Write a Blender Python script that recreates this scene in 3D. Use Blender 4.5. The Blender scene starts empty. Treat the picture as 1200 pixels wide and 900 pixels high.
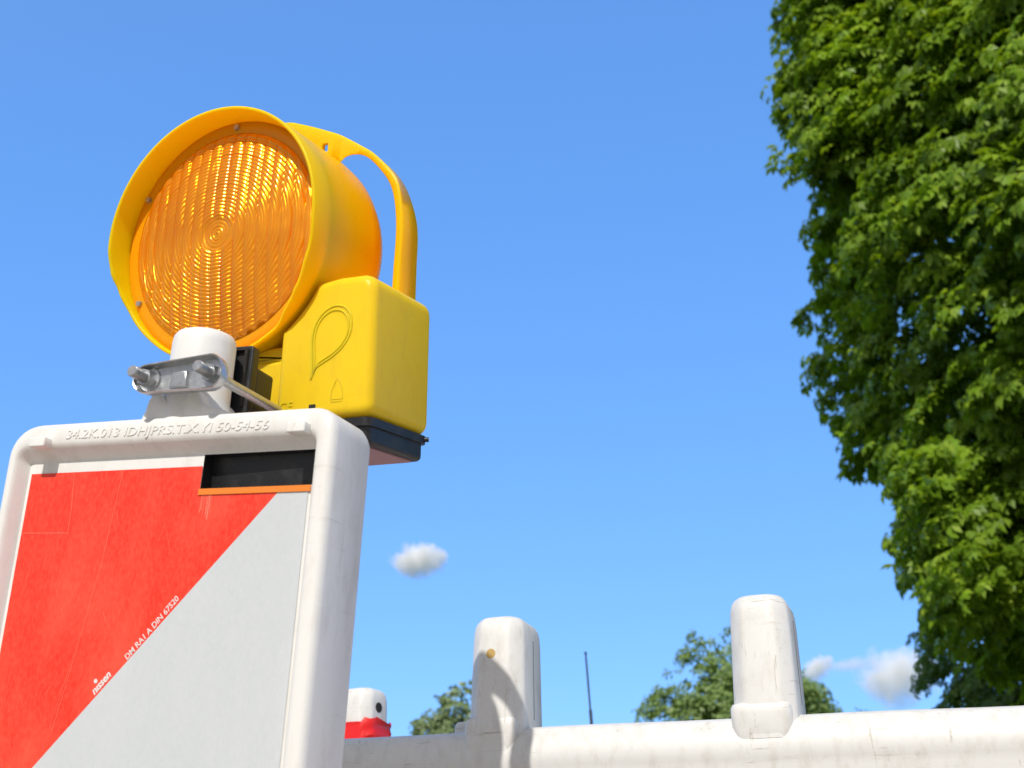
import bpy, bmesh, math, random
import numpy as np
from mathutils import Vector, Matrix
PI = math.pi
R = math.radians
random.seed(7)
SC = bpy.context.scene
COL = SC.collection

# ------------------------------------------------------------------ camera
CAM_Z = 0.80
FPX, PITCH, ROLL = 1400.0, R(25.0), R(0.5)
cam = bpy.data.cameras.new('camera')
cam.sensor_width = 36.0
cam.lens = FPX / 1200.0 * 36.0
cam.clip_start = 0.02
cam.clip_end = 20000
cam.dof.use_dof = True
cam.dof.focus_distance = 1.12
cam.dof.aperture_fstop = 12.0
camo = bpy.data.objects.new('camera', cam)
COL.objects.link(camo)
r0 = Vector((1, 0, 0)); u0 = Vector((0, -math.sin(PITCH), math.cos(PITCH)))
right = r0 * math.cos(ROLL) + u0 * math.sin(ROLL)
up = -r0 * math.sin(ROLL) + u0 * math.cos(ROLL)
back = right.cross(up)
camo.matrix_world = Matrix(((right.x, up.x, back.x, 0), (right.y, up.y, back.y, 0),
                            (right.z, up.z, back.z, CAM_Z), (0, 0, 0, 1)))
SC.camera = camo

# ------------------------------------------------------------------ light
SUN_EL, SUN_AZ = R(39.3), R(14.4)          # azimuth measured left of straight behind the camera
sdir = Vector((-math.sin(SUN_AZ) * math.cos(SUN_EL), -math.cos(SUN_AZ) * math.cos(SUN_EL), math.sin(SUN_EL)))
sun = bpy.data.lights.new('sun', 'SUN')
sun.energy = 2.4
sun.angle = R(0.53)
sun.color = (1.0, 0.955, 0.88)
suno = bpy.data.objects.new('sun', sun)
COL.objects.link(suno)
suno.rotation_euler = sdir.to_track_quat('Z', 'Y').to_euler()
world = bpy.data.worlds.new('World')
SC.world = world
world.use_nodes = True
wn = world.node_tree
bg = wn.nodes['Background']
sky = wn.nodes.new('ShaderNodeTexSky')
sky.sky_type = 'NISHITA'
sky.sun_disc = False
sky.sun_elevation = SUN_EL
sky.sun_rotation = math.atan2(sdir.x, sdir.y)
sky.altitude = 200
sky.air_density = 1.0
sky.dust_density = 0.1
sky.ozone_density = 2.5
hsv = wn.nodes.new('ShaderNodeHueSaturation')
hsv.inputs['Saturation'].default_value = 1.22
wn.links.new(sky.outputs[0], hsv.inputs['Color'])
gam = wn.nodes.new('ShaderNodeGamma')
gam.inputs['Gamma'].default_value = 0.45
wn.links.new(hsv.outputs[0], gam.inputs['Color'])
tint = wn.nodes.new('ShaderNodeVectorMath'); tint.operation = 'MULTIPLY'
tint.inputs[1].default_value = (0.90, 1.49, 2.5)
wn.links.new(gam.outputs[0], tint.inputs[0])
def wnode(t, op=None, **kw):
    n = wn.nodes.new(t)
    if op: n.operation = op
    return n
wtc = wnode('ShaderNodeTexCoord')
wsep = wnode('ShaderNodeSeparateXYZ'); wn.links.new(wtc.outputs['Generated'], wsep.inputs[0])
zen = wnode('ShaderNodeMapRange'); zen.interpolation_type = 'SMOOTHSTEP'   # deeper blue overhead
for i, v in ((1, 0.68), (2, 1.0), (3, 1.0), (4, 0.6)): zen.inputs[i].default_value = v
wn.links.new(wsep.outputs['Z'], zen.inputs[0])
zmul = wnode('ShaderNodeVectorMath', 'SCALE')
wn.links.new(tint.outputs[0], zmul.inputs[0]); wn.links.new(zen.outputs[0], zmul.inputs['Scale'])
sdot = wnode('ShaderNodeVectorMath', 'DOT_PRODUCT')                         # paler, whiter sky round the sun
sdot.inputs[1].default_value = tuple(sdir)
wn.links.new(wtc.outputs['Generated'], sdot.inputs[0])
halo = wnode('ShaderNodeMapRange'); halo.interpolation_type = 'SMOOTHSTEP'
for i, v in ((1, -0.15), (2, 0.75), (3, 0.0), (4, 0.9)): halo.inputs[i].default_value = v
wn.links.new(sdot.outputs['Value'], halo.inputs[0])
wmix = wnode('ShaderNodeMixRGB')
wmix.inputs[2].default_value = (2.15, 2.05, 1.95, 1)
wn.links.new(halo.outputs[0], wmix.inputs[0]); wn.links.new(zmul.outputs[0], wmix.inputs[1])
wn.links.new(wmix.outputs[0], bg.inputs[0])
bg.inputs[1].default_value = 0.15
SC.view_settings.view_transform = 'Standard'
SC.view_settings.look = 'None'
SC.view_settings.gamma = 1.0
SC.view_settings.use_curve_mapping = False
SC.view_settings.exposure = 0.6
cy = SC.cycles
cy.use_denoising = True
cy.denoiser = 'OPENIMAGEDENOISE'
cy.max_bounces = 24
cy.diffuse_bounces = 4
cy.glossy_bounces = 3
cy.transmission_bounces = 4
cy.transparent_max_bounces = 12
cy.volume_bounces = 24
cy.volume_step_rate = 0.5
cy.sample_clamp_indirect = 6

# ------------------------------------------------------------------ materials
def mat(name, base, rough=0.5, spec=0.5, **kw):
    m = bpy.data.materials.new(name)
    m.use_nodes = True
    b = m.node_tree.nodes['Principled BSDF']
    b.inputs['Base Color'].default_value = (*base, 1)
    b.inputs['Roughness'].default_value = rough
    b.inputs['Specular IOR Level'].default_value = spec
    for k, v in kw.items():
        b.inputs[k.replace('_', ' ')].default_value = v
    return m, m.node_tree, b

def N(nt, t, **kw):
    n = nt.nodes.new(t)
    for k, v in kw.items():
        setattr(n, k, v)
    return n

def noise(nt, scale, detail=4, rough=0.55, coord='Object', stretch=None, dist=0.0):
    tc = N(nt, 'ShaderNodeTexCoord')
    n = N(nt, 'ShaderNodeTexNoise')
    n.inputs['Scale'].default_value = scale
    n.inputs['Detail'].default_value = detail
    n.inputs['Roughness'].default_value = rough
    n.inputs['Distortion'].default_value = dist
    src = tc.outputs[coord]
    if stretch:
        mp = N(nt, 'ShaderNodeMapping')
        mp.inputs['Scale'].default_value = stretch
        nt.links.new(src, mp.inputs['Vector'])
        src = mp.outputs[0]
    nt.links.new(src, n.inputs['Vector'])
    return n.outputs['Fac']

def ramp(nt, src, stops):
    r = N(nt, 'ShaderNodeValToRGB')
    e = r.color_ramp.elements
    while len(e) < len(stops):
        e.new(0.5)
    for el, (p, c) in zip(e, stops):
        el.position = p
        el.color = (*c, 1) if len(c) == 3 else c
    nt.links.new(src, r.inputs[0])
    return r.outputs[0]

def mixc(nt, fac, a, b, mode='MIX'):
    m = N(nt, 'ShaderNodeMix', data_type='RGBA', blend_type=mode)
    for sock, v in ((m.inputs['Factor'], fac), (m.inputs['A'], a), (m.inputs['B'], b)):
        if isinstance(v, (int, float)):
            sock.default_value = v
        elif isinstance(v, tuple):
            sock.default_value = (*v, 1)
        else:
            nt.links.new(v, sock)
    # RGBA sockets have the same names as float ones: pick by type
    return m

def mixrgb(nt, fac, a, b, mode='MIX'):
    m = N(nt, 'ShaderNodeMixRGB', blend_type=mode)
    for i, v in enumerate((fac, a, b)):
        if isinstance(v, (int, float)):
            m.inputs[i].default_value = v
        elif isinstance(v, tuple):
            m.inputs[i].default_value = (*v, 1)
        else:
            nt.links.new(v, m.inputs[i])
    return m.outputs[0]

def bump(nt, b, src, strength=0.2, dist=0.001):
    bp = N(nt, 'ShaderNodeBump')
    bp.inputs['Strength'].default_value = strength
    bp.inputs['Distance'].default_value = dist
    nt.links.new(src, bp.inputs['Height'])
    nt.links.new(bp.outputs[0], b.inputs['Normal'])

def math_n(nt, op, a, b=0.0, c=None):
    m = N(nt, 'ShaderNodeMath', operation=op)
    for i, v in enumerate((a, b) if c is None else (a, b, c)):
        if isinstance(v, (int, float)):
            m.inputs[i].default_value = v
        else:
            nt.links.new(v, m.inputs[i])
    return m.outputs[0]

def plastic(name, base, dirt, amount, rough=0.4, sc=30, streak=(1, 1, 0.25), sss=0.0, lo=0.5, hi=0.75, scrape=0.0):
    m, nt, b = mat(name, base, rough)
    big = noise(nt, sc, 6, 0.65, stretch=streak)
    fine = noise(nt, sc * 9, 3, 0.6)
    g = ramp(nt, big, [(lo, (0, 0, 0)), (hi, (1, 1, 1))])
    g2 = ramp(nt, fine, [(0.60, (0, 0, 0)), (0.78, (1, 1, 1))])
    f = math_n(nt, 'MULTIPLY', g, amount)
    c = mixrgb(nt, f, base, dirt)
    c = mixrgb(nt, math_n(nt, 'MULTIPLY', g2, amount * 0.5), c, dirt)
    if scrape:
        for st_, sca in (((1.0, 1.0, 14.0), 9), ((9.0, 9.0, 1.2), 11)):
            sn = noise(nt, sca, 5, 0.75, stretch=st_, dist=0.8)
            pk = ramp(nt, sn, [(0.60, (0, 0, 0)), (0.66, (1, 1, 1))])
            patch = ramp(nt, noise(nt, sca * 1.3, 3, 0.6), [(0.48, (0, 0, 0)), (0.66, (1, 1, 1))])
            c = mixrgb(nt, math_n(nt, 'MULTIPLY', math_n(nt, 'MULTIPLY', pk, patch), scrape), c, dirt)
    nt.links.new(c, b.inputs['Base Color'])
    rr = ramp(nt, fine, [(0.3, (rough - .08,) * 3), (0.8, (rough + .15,) * 3)])
    nt.links.new(rr, b.inputs['Roughness'])
    bump(nt, b, fine, 0.15, 0.0006)
    if sss:
        b.inputs['Subsurface Weight'].default_value = sss
        b.inputs['Subsurface Radius'].default_value = (0.004, 0.003, 0.0015)
        b.inputs['Subsurface Scale'].default_value = 1.0
    return m

M = {}
M['white'] = plastic('white_beacon_plastic', (0.80, 0.785, 0.755), (0.42, 0.36, 0.27), 0.3, 0.42, 45, (1, 1, .35), scrape=.3)
M['fence'] = plastic('white_barrier_plastic', (0.72, 0.71, 0.685), (0.32, 0.28, 0.20), 0.42, 0.45, 60, (1, 1, .45), lo=0.48, hi=0.85, scrape=.95)
M['yellow'] = plastic('yellow_box_plastic', (0.88, 0.60, 0.018), (0.60, 0.36, 0.03), 0.25, 0.34, 70, (1, 1, .5), 0.25, scrape=.14)
M['amber'] = plastic('amber_housing_plastic', (1.0, 0.49, 0.0006), (0.70, 0.34, 0.002), 0.12, 0.33, 30, (1, 1, 1), 0.75)
_b = M['amber'].node_tree.nodes['Principled BSDF']
_b.inputs['Subsurface Radius'].default_value = (0.030, 0.010, 0.0003)
_b.inputs['Specular IOR Level'].default_value = 0.16
_b = M['yellow'].node_tree.nodes['Principled BSDF']
_b.inputs['Subsurface Weight'].default_value = 0.5
_b.inputs['Subsurface Radius'].default_value = (0.010, 0.005, 0.0004)
_b.inputs['Specular IOR Level'].default_value = 0.2
M['black'] = plastic('black_plastic', (0.012, 0.012, 0.014), (0.06, 0.055, 0.05), 0.5, 0.42, 60, (1, 1, 1))
M['steel'], nt, b = mat('galvanised_steel', (0.42, 0.43, 0.44), 0.34, Metallic=0.8)
c = ramp(nt, noise(nt, 260, 5, 0.7), [(0.25, (0.38, 0.39, 0.40)), (0.75, (0.60, 0.61, 0.62))])
nt.links.new(c, b.inputs['Base Color'])
nt.links.new(ramp(nt, noise(nt, 90, 4), [(0.3, (.26,) * 3), (0.75, (.45,) * 3)]), b.inputs['Roughness'])
M['orange_tape'] = mat('orange_edge_strip', (0.82, 0.22, 0.02), 0.5)[0]
M['tan'] = mat('tan_plug', (0.5, 0.33, 0.10), 0.6)[0]
M['dark_hole'] = mat('dark_hole', (0.02, 0.018, 0.016), 0.8)[0]
M['rubber'] = mat('recycled_rubber', (0.03, 0.03, 0.03), 0.9)[0]
M['letter_white'] = mat('white_print', (0.78, 0.72, 0.70), 0.6)[0]

def sheeting(name, base, worn, fine_amt):
    m, nt, b = mat(name, base, 0.34, 0.5)
    w = ramp(nt, noise(nt, 16, 6, 0.65, stretch=(1, 1, 0.45), dist=0.6), [(0.45, (0, 0, 0)), (0.75, (1, 1, 1))])
    v = ramp(nt, noise(nt, 420, 2, 0.6, stretch=(1, 1, 0.5)), [(0.35, (0, 0, 0)), (0.7, (1, 1, 1))])
    c = mixrgb(nt, math_n(nt, 'MULTIPLY', w, 0.6), base, worn)
    c = mixrgb(nt, math_n(nt, 'MULTIPLY', v, fine_amt), c, worn)
    nt.links.new(c, b.inputs['Base Color'])
    nt.links.new(ramp(nt, noise(nt, 24, 5), [(0.3, (.28,) * 3), (0.8, (.5,) * 3)]), b.inputs['Roughness'])
    bump(nt, b, noise(nt, 700, 2), 0.12, 0.0004)
    return m
M['red'] = sheeting('red_reflective_sheeting', (0.82, 0.030, 0.010), (0.90, 0.14, 0.075), 0.32)
M['silver'] = sheeting('white_reflective_sheeting', (0.56, 0.59, 0.61), (0.64, 0.66, 0.67), 0.45)
M['scuff'] = mat('pale_scuff', (0.88, 0.19, 0.12), 0.6)[0]
M['film'], nt, b = mat('red_plastic_film', (0.75, 0.015, 0.015), 0.3)

# amber fresnel lens: glossy plastic in front of a coppery facetted reflector
m, nt, b = mat('amber_lens', (0.80, 0.24, 0.003), 0.16, 0.62, Metallic=0.12, Subsurface_Weight=0.5)
b.inputs['Subsurface Radius'].default_value = (0.010, 0.0035, 0.0002)
b.inputs['Subsurface Scale'].default_value = 1.0
v = noise(nt, 14, 3, 0.5)
nt.links.new(ramp(nt, v, [(0.35, (0.72, 0.185, 0.001)), (0.65, (0.92, 0.30, 0.003))]), b.inputs['Base Color'])
gl = N(nt, 'ShaderNodeBsdfGlossy'); gl.inputs['Color'].default_value = (1.0, 0.50, 0.012, 1); gl.inputs['Roughness'].default_value = 0.27
bp = N(nt, 'ShaderNodeBump'); bp.inputs['Strength'].default_value = 1.0; bp.inputs['Distance'].default_value = 0.007
nt.links.new(noise(nt, 34, 2, 0.5, stretch=(1.6, 1.0, 0.5)), bp.inputs['Height']); nt.links.new(bp.outputs[0], gl.inputs['Normal'])
mx = N(nt, 'ShaderNodeMixShader'); mx.inputs[0].default_value = 0.33
outn = [n_ for n_ in nt.nodes if n_.type == 'OUTPUT_MATERIAL'][0]
nt.links.new(b.outputs[0], mx.inputs[1]); nt.links.new(gl.outputs[0], mx.inputs[2]); nt.links.new(mx.outputs[0], outn.inputs[0])
M['lens'] = m
m, nt, b = mat('amber_lens_rim', (0.92, 0.34, 0.003), 0.3, 0.2, Subsurface_Weight=0.6)
b.inputs['Subsurface Radius'].default_value = (0.012, 0.004, 0.0002)
b.inputs['Subsurface Scale'].default_value = 1.0
M['lens_rim'] = m

# ------------------------------------------------------------------ mesh helpers
def tag(o, label=None, cat=None, group=None, kind=None):
    if label: o['label'] = label
    if cat: o['category'] = cat
    if group: o['group'] = group
    if kind: o['kind'] = kind
    return o

def obj(name, bm, m, parent=None, smooth=40):
    me = bpy.data.meshes.new(name)
    if isinstance(bm, bmesh.types.BMesh):
        bmesh.ops.recalc_face_normals(bm, faces=bm.faces[:])
        bm.to_mesh(me); bm.free()
    else:
        me = bm
    mats = m if isinstance(m, (list, tuple)) else [m]
    for k in mats:
        me.materials.append(M[k] if isinstance(k, str) else k)
    o = bpy.data.objects.new(name, me)
    COL.objects.link(o)
    if parent is not None:
        o.parent = parent
    if smooth:
        me.shade_smooth()
        try:
            me.set_sharp_from_angle(angle=R(smooth))
        except Exception:
            pass
    return o

def empty(name, mtx):
    e = bpy.data.objects.new(name, None)
    COL.objects.link(e)
    e.matrix_world = mtx
    e.empty_display_size = 0.1
    return e

def loft(bm, loops, cap0=True, cap1=True, closed=True, mi=0):
    vs = [[bm.verts.new(p) for p in lp] for lp in loops]
    n = len(vs[0])
    for a, b_ in zip(vs, vs[1:]):
        for i in range(n if closed else n - 1):
            j = (i + 1) % n
            f = bm.faces.new((a[i], a[j], b_[j], b_[i])); f.material_index = mi
    if cap0: bm.faces.new(vs[0][::-1]).material_index = mi
    if cap1: bm.faces.new(vs[-1]).material_index = mi
    return vs

def rrect(l, r, b, t, rad, seg=6, radr=None):
    pts = []
    rr = rad if radr is None else radr
    for cx, cy_, a0 in ((r - rr, t - rr, 0), (l + rad, t - rad, 90), (l + rad, b + rad, 180), (r - rr, b + rr, 270)):
        rad_ = rr if a0 in (0, 270) else rad
        for k in range(seg + 1):
            a = R(a0 + 90 * k / seg)
            pts.append((cx + rad_ * math.cos(a), cy_ + rad_ * math.sin(a)))
    return pts

def offset2(pts, d):
    """move a counter-clockwise outline inwards by d"""
    n = len(pts); out = []
    for i in range(n):
        p0, p1, p2 = Vector(pts[i - 1]), Vector(pts[i]), Vector(pts[(i + 1) % n])
        e1, e2 = (p1 - p0), (p2 - p1)
        n1 = Vector((-e1.y, e1.x)).normalized() if e1.length > 1e-9 else Vector((0, 0))
        n2 = Vector((-e2.y, e2.x)).normalized() if e2.length > 1e-9 else n1
        m_ = (n1 + n2)
        m_ = m_ / max(m_.length_squared / 2, 0.5)
        out.append(tuple(p1 + m_ * d))
    return out

def prism(bm, pts, w0, w1, rf=0.0, rb=0.0, seg=5, ax=lambda u, v, w: (u, -w, v), taper=0.0, mi=0):
    """outline pts (u,v) extruded from w0 (front) to w1 (back), edges rounded"""
    sgn = 1 if w0 > w1 else -1
    loops = []
    if rf:
        for k in range(seg + 1):
            a = PI / 2 * k / seg
            loops.append((offset2(pts, rf * (1 - math.sin(a))), w0 - sgn * rf * (1 - math.cos(a))))
    else:
        loops.append((pts, w0))
    if rb:
        for k in range(seg, -1, -1):
            a = PI / 2 * k / seg
            loops.append((offset2(pts, taper + rb * (1 - math.sin(a))), w1 + sgn * rb * (1 - math.cos(a))))
    else:
        loops.append((offset2(pts, taper) if taper else pts, w1))
    return loft(bm, [[ax(u, v, w) for u, v in lp] for lp, w in loops], mi=mi)

def cyl(bm, p0, p1, r0_, r1_=None, n=24, mi=0, cap=True):
    p0, p1 = Vector(p0), Vector(p1)
    r1_ = r0_ if r1_ is None else r1_
    z = (p1 - p0).normalized()
    x = z.orthogonal().normalized(); y = z.cross(x)
    L = [[p + (x * math.cos(2 * PI * k / n) + y * math.sin(2 * PI * k / n)) * r for k in range(n)] for p, r in ((p0, r0_), (p1, r1_))]
    return loft(bm, L, cap, cap, mi=mi)

def lathe(bm, prof, axis_pt=(0, 0, 0), n=64, ax='w', caps=(False, False), mi=0, vary=None):
    """prof: list of (radius, w). axis = local w (i.e. -Y); angle from u towards v"""
    loops = []
    for r, w in prof:
        lp = []
        for k in range(n):
            a = 2 * PI * k / n
            ww = w if vary is None else vary(a, r, w)
            if ax == 'w':
                lp.append((axis_pt[0] + r * math.cos(a), axis_pt[1] - ww, axis_pt[2] + r * math.sin(a)))
            else:
                lp.append((axis_pt[0] + r * math.cos(a), axis_pt[1] + r * math.sin(a), axis_pt[2] + ww))
        loops.append(lp)
    return loft(bm, loops, *caps, mi=mi)

def tube(bm, pts, rad, n=10, mi=0, cap=True):
    pts = [Vector(p) for p in pts]
    loops = []
    x = None
    for i, p in enumerate(pts):
        d = (pts[min(i + 1, len(pts) - 1)] - pts[max(i - 1, 0)]).normalized()
        x = d.orthogonal().normalized() if x is None else (x - d * x.dot(d)).normalized()
        y = d.cross(x)
        r = rad[i] if isinstance(rad, (list, tuple)) else rad
        loops.append([p + (x * math.cos(2 * PI * k / n) + y * math.sin(2 * PI * k / n)) * r for k in range(n)])
    loft(bm, loops, cap, cap, mi=mi)

def text_mesh(body, size, extrude, mtx, shear=0.0, offset=0.0, spacing=1.0, bevel=0.0):
    cu = bpy.data.curves.new('lettering', 'FONT')
    cu.body = body; cu.size = size; cu.extrude = extrude; cu.shear = shear
    cu.offset = offset; cu.space_character = spacing; cu.bevel_depth = bevel
    cu.resolution_u = 3
    t = bpy.data.objects.new('lettering', cu)
    COL.objects.link(t)
    dg = bpy.context.evaluated_depsgraph_get()
    me = bpy.data.meshes.new_from_object(t.evaluated_get(dg))
    bpy.data.objects.remove(t); bpy.data.curves.remove(cu)
    me.transform(mtx)
    me.materials.clear()
    return me

def face_mtx(u, v, w, ang=0.0):
    """text plane -> local plane facing the viewer (-Y)"""
    return Matrix.Translation((u, -w, v)) @ Matrix.Rotation(-ang, 4, 'Y') @ Matrix.Rotation(PI / 2, 4, 'X')

# ------------------------------------------------------------------ the setting
bm = bmesh.new()
lp = [(6000 * math.cos(2 * PI * k / 48), 6000 * math.sin(2 * PI * k / 48), 0) for k in range(48)]
bm.faces.new([bm.verts.new(p) for p in lp])
m, nt, b = mat('meadow_ground', (0.07, 0.10, 0.03), 0.95)
nt.links.new(ramp(nt, noise(nt, 0.4, 8), [(0.3, (0.05, 0.08, 0.02)), (0.7, (0.12, 0.13, 0.05))]), b.inputs['Base Color'])
tag(obj('ground', bm, m, smooth=0), kind='structure')
bm = bmesh.new()
bm.faces.new([bm.verts.new(p) for p in ((-9, -9, .006), (9, -9, .006), (9, 3.0, .006), (-9, 3.0, .006))])
m, nt, b = mat('sandy_paving', (0.42, 0.37, 0.30), 0.9)
nt.links.new(ramp(nt, noise(nt, 6, 8), [(0.3, (0.38, 0.335, 0.27)), (0.7, (0.48, 0.43, 0.35))]), b.inputs['Base Color'])
bump(nt, b, noise(nt, 60, 4), 0.5, 0.01)
tag(obj('pavement', bm, m, smooth=0), kind='structure')
bm = bmesh.new()
prism(bm, [(-40, 0), (40, 0), (40, .12), (-40, .12)], -3.0, -3.14)
tag(obj('kerb', bm, mat('kerb_stone', (0.30, 0.29, 0.27), 0.85)[0], smooth=0), kind='structure')
bm = bmesh.new()
bm.faces.new([bm.verts.new(p) for p in ((-40, 3.14, .010), (40, 3.14, .010), (40, 10, .010), (-40, 10, .010))])
m, nt, b = mat('asphalt', (0.05, 0.05, 0.05), 0.9)
nt.links.new(ramp(nt, noise(nt, 9, 8), [(0.3, (0.04, 0.04, 0.042)), (0.7, (0.075, 0.074, 0.072))]), b.inputs['Base Color'])
tag(obj('road', bm, m, smooth=0), kind='structure')

# ------------------------------------------------------------------ beacon board
CO = Vector((0, 0, CAM_Z))
SO = Vector((-0.38029, 0.89179, 0.33291)) + CO
SX = Vector((0.93824, -0.33710, -0.07793)); SV = Vector((0.04001, -0.11802, 0.99220)); SN = Vector((-0.34367, -0.93404, -0.09725))
def frame(o, x, v, n):
    return Matrix(((x.x, -n.x, v.x, o.x), (x.y, -n.y, v.y, o.y), (x.z, -n.z, v.z, o.z), (0, 0, 0, 1)))
ZL = 1.115                                   # the empty sits at the foot of the board
beacon = empty('traffic_beacon', frame(SO - SV * ZL + SX * 0.129, SX, SV, SN))
tag(beacon, 'white framed traffic beacon board with red and white diagonal stripes under the yellow warning lamp', 'traffic beacon')
OFF = Matrix.Translation((-0.129, 0, ZL))    # panel coordinates -> beacon local
def bmesh_off(bm):
    bmesh.ops.transform(bm, matrix=OFF, verts=bm.verts)
    return bm
BOT = -0.985
bm = bmesh.new()
mm = 0.001
spec = [(-3, 255, 9.5, 0, 0, 3), (-4.5, 257, 13, 3.5, 5, 6), (-7, 259, 17, 9.0, 8, 9), (-8.5, 261, 19.5, 11.3, 9, 11), (-10, 263.5, 22, 12.2, 10, 14),
        (-13, 269, 32.5, 12.4, 16, 21), (-15, 271.8, 35.6, 11.3, 19, 24), (-16.4, 274, 37.3, 8.8, 22, 27), (-17, 275, 38, 5, 24, 28),
        (-17, 275, 38, -40, 24, 28), (-16, 273.6, 36.6, -46, 22, 27), (-13, 270, 33, -50, 18, 24)]
loops = []
for (l, r, t, w, dz, rad) in spec:
    pts = rrect(l * mm, r * mm, BOT - (t - 9.5) * mm, t * mm, rad * mm, 8, rad * mm * .68)
    loops.append([(u, -w * mm, v) for u, v in pts])
loft(bm, loops, cap0=False, cap1=True)
# the plate behind the sheeting, with the opening of the black insert left out
hx0, hx1, hz0, hz1 = 0.1595, 0.2545, -0.0175, 0.0090
x0, x1, z0, z1 = -0.003, 0.255, BOT, 0.0095
def quad(bm, a, b_, c_, d, w, mi=0):
    f = bm.faces.new([bm.verts.new((p[0], -w, p[1])) for p in (a, b_, c_, d)]); f.material_index = mi
quad(bm, (x0, z0), (x1, z0), (x1, hz0), (x0, hz0), 0)
quad(bm, (x0, hz0), (hx0, hz0), (hx0, z1), (x0, z1), 0)
quad(bm, (hx0, hz1), (x1, hz1), (x1, z1), (hx0, z1), 0)
quad(bm, (hx1, hz0), (x1, hz0), (x1, hz1), (hx1, hz1), 0)
fr = obj('frame', bmesh_off(bm), 'white', beacon, 45)
# moulded pegs on the top lip
for u in (0.0175, 0.2475):
    bm = bmesh.new()
    prism(bm, rrect(u - .0075, u + .0075, .0165, .0245, .0012, 2), .0208, .005, .0012)
    obj('peg', bmesh_off(bm), 'white', fr)
# round stub on top of the board
bm = bmesh.new()
prof = [(.0290, .0345), (.0275, .050), (.0254, .056), (.0250, .085), (.0250, .104), (.0243, .1090), (.0222, .1123), (.0185, .1140), (.010, .1148), (.0008, .1150)]
lathe(bm, prof, (.1325, .0185, 0), 48, 'z', (False, True))
st = obj('stub', bmesh_off(bm), 'white', beacon, 50)
bm = bmesh.new()                               # flared scalloped foot of the stub
prism(bm, [(.100, .033), (.176, .033), (.1735, .0425), (.1620, .0455), (.1560, .0490), (.1530, .0555), (.1500, .0585), (.1465, .0590), (.1430, .0570), (.1385, .0520), (.1345, .0498), (.1300, .0494), (.1255, .0502), (.1205, .0535), (.1170, .0575), (.1135, .0590), (.1095, .0575), (.1065, .0520), (.1050, .0440)], .0085, -.0430, .0028, .003, 4)
obj('stub_collar', bmesh_off(bm), 'white', beacon, 60)
# embossed mould code
me = text_mesh('34.2K.013 IDHJPRS.T.X.YI 50-54-56', .0100, .0002, OFF @ face_mtx(.0375, .0240, .0126, R(-.6)), 0.18, -0.00014, 1.0, 0.00015)
bb = [v.co.x for v in me.vertices]; wid = max(bb) - min(bb)
me.transform(Matrix.Translation((min(bb), 0, 0)) @ Matrix.Scale(.182 / wid, 4, (1, 0, 0)) @ Matrix.Translation((-min(bb), 0, 0)))
obj('embossed_lettering', me, 'white', fr, 30)
# sheeting
def stripe(k):                                  # line k: v = 1.107*(u-.247) - k*.31
    return lambda u: 1.107 * (u - .2467) - k * .31
def sheet_face(bm, pts, mi, w=.0006):
    f = bm.faces.new([bm.verts.new((u, -w, v)) for u, v in pts]); f.material_index = mi
U0, U1, V0, V1 = 0.0, 0.2515, -.975, 0.0
def band(a, b_):
    """polygon of the sheet between line a (above) and line b (below), clipped to the sheet"""
    poly = [(U0, V1), (U0, V0), (U1, V0), (U1, V1)]
    def clip(poly, f, keep):
        out = []
        for i in range(len(poly)):
            p, q = poly[i - 1], poly[i]
            dp, dq = (p[1] - f(p[0])) * keep, (q[1] - f(q[0])) * keep
            if (dp >= 0) != (dq >= 0):
                t = dp / (dp - dq)
                out.append((p[0] + (q[0] - p[0]) * t, p[1] + (q[1] - p[1]) * t))
            if dq >= 0: out.append(q)
        return out
    if a is not None: poly = clip(poly, a, -1)
    if b_ is not None: poly = clip(poly, b_, 1)
    return poly
def cut_hole(poly):
    """split a polygon round the insert opening by clipping to three rectangles"""
    res = []
    for (l, r, lo, hi) in ((-1, hx0, -9, 9), (hx0, 9, -9, hz0 - .0001)):
        p = poly
        for axis, lim, keep in ((0, l, 1), (0, r, -1), (1, lo, 1), (1, hi, -1)):
            out = []
            for i in range(len(p)):
                a, b_ = p[i - 1], p[i]
                da, db = (a[axis] - lim) * keep, (b_[axis] - lim) * keep
                if (da >= 0) != (db >= 0):
                    t = da / (da - db); out.append((a[0] + (b_[0] - a[0]) * t, a[1] + (b_[1] - a[1]) * t))
                if db >= 0: out.append(b_)
            p = out
            if not p: break
        if len(p) > 2: res.append(p)
    return res
lines = [None] + [stripe(k) for k in range(0, 4)] + [None]
bms = {'red': bmesh.new(), 'silver': bmesh.new()}
for i in range(5):
    poly = band(lines[i], lines[i + 1])
    if len(poly) < 3: continue
    for q in cut_hole(poly):
        sheet_face(bms['red' if i % 2 == 0 else 'silver'], q, 0)
for k_, nm in (('red', 'red_sheeting'), ('silver', 'white_sheeting')):
    s_ = obj(nm, bmesh_off(bms[k_]), k_, beacon, 0)
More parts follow.
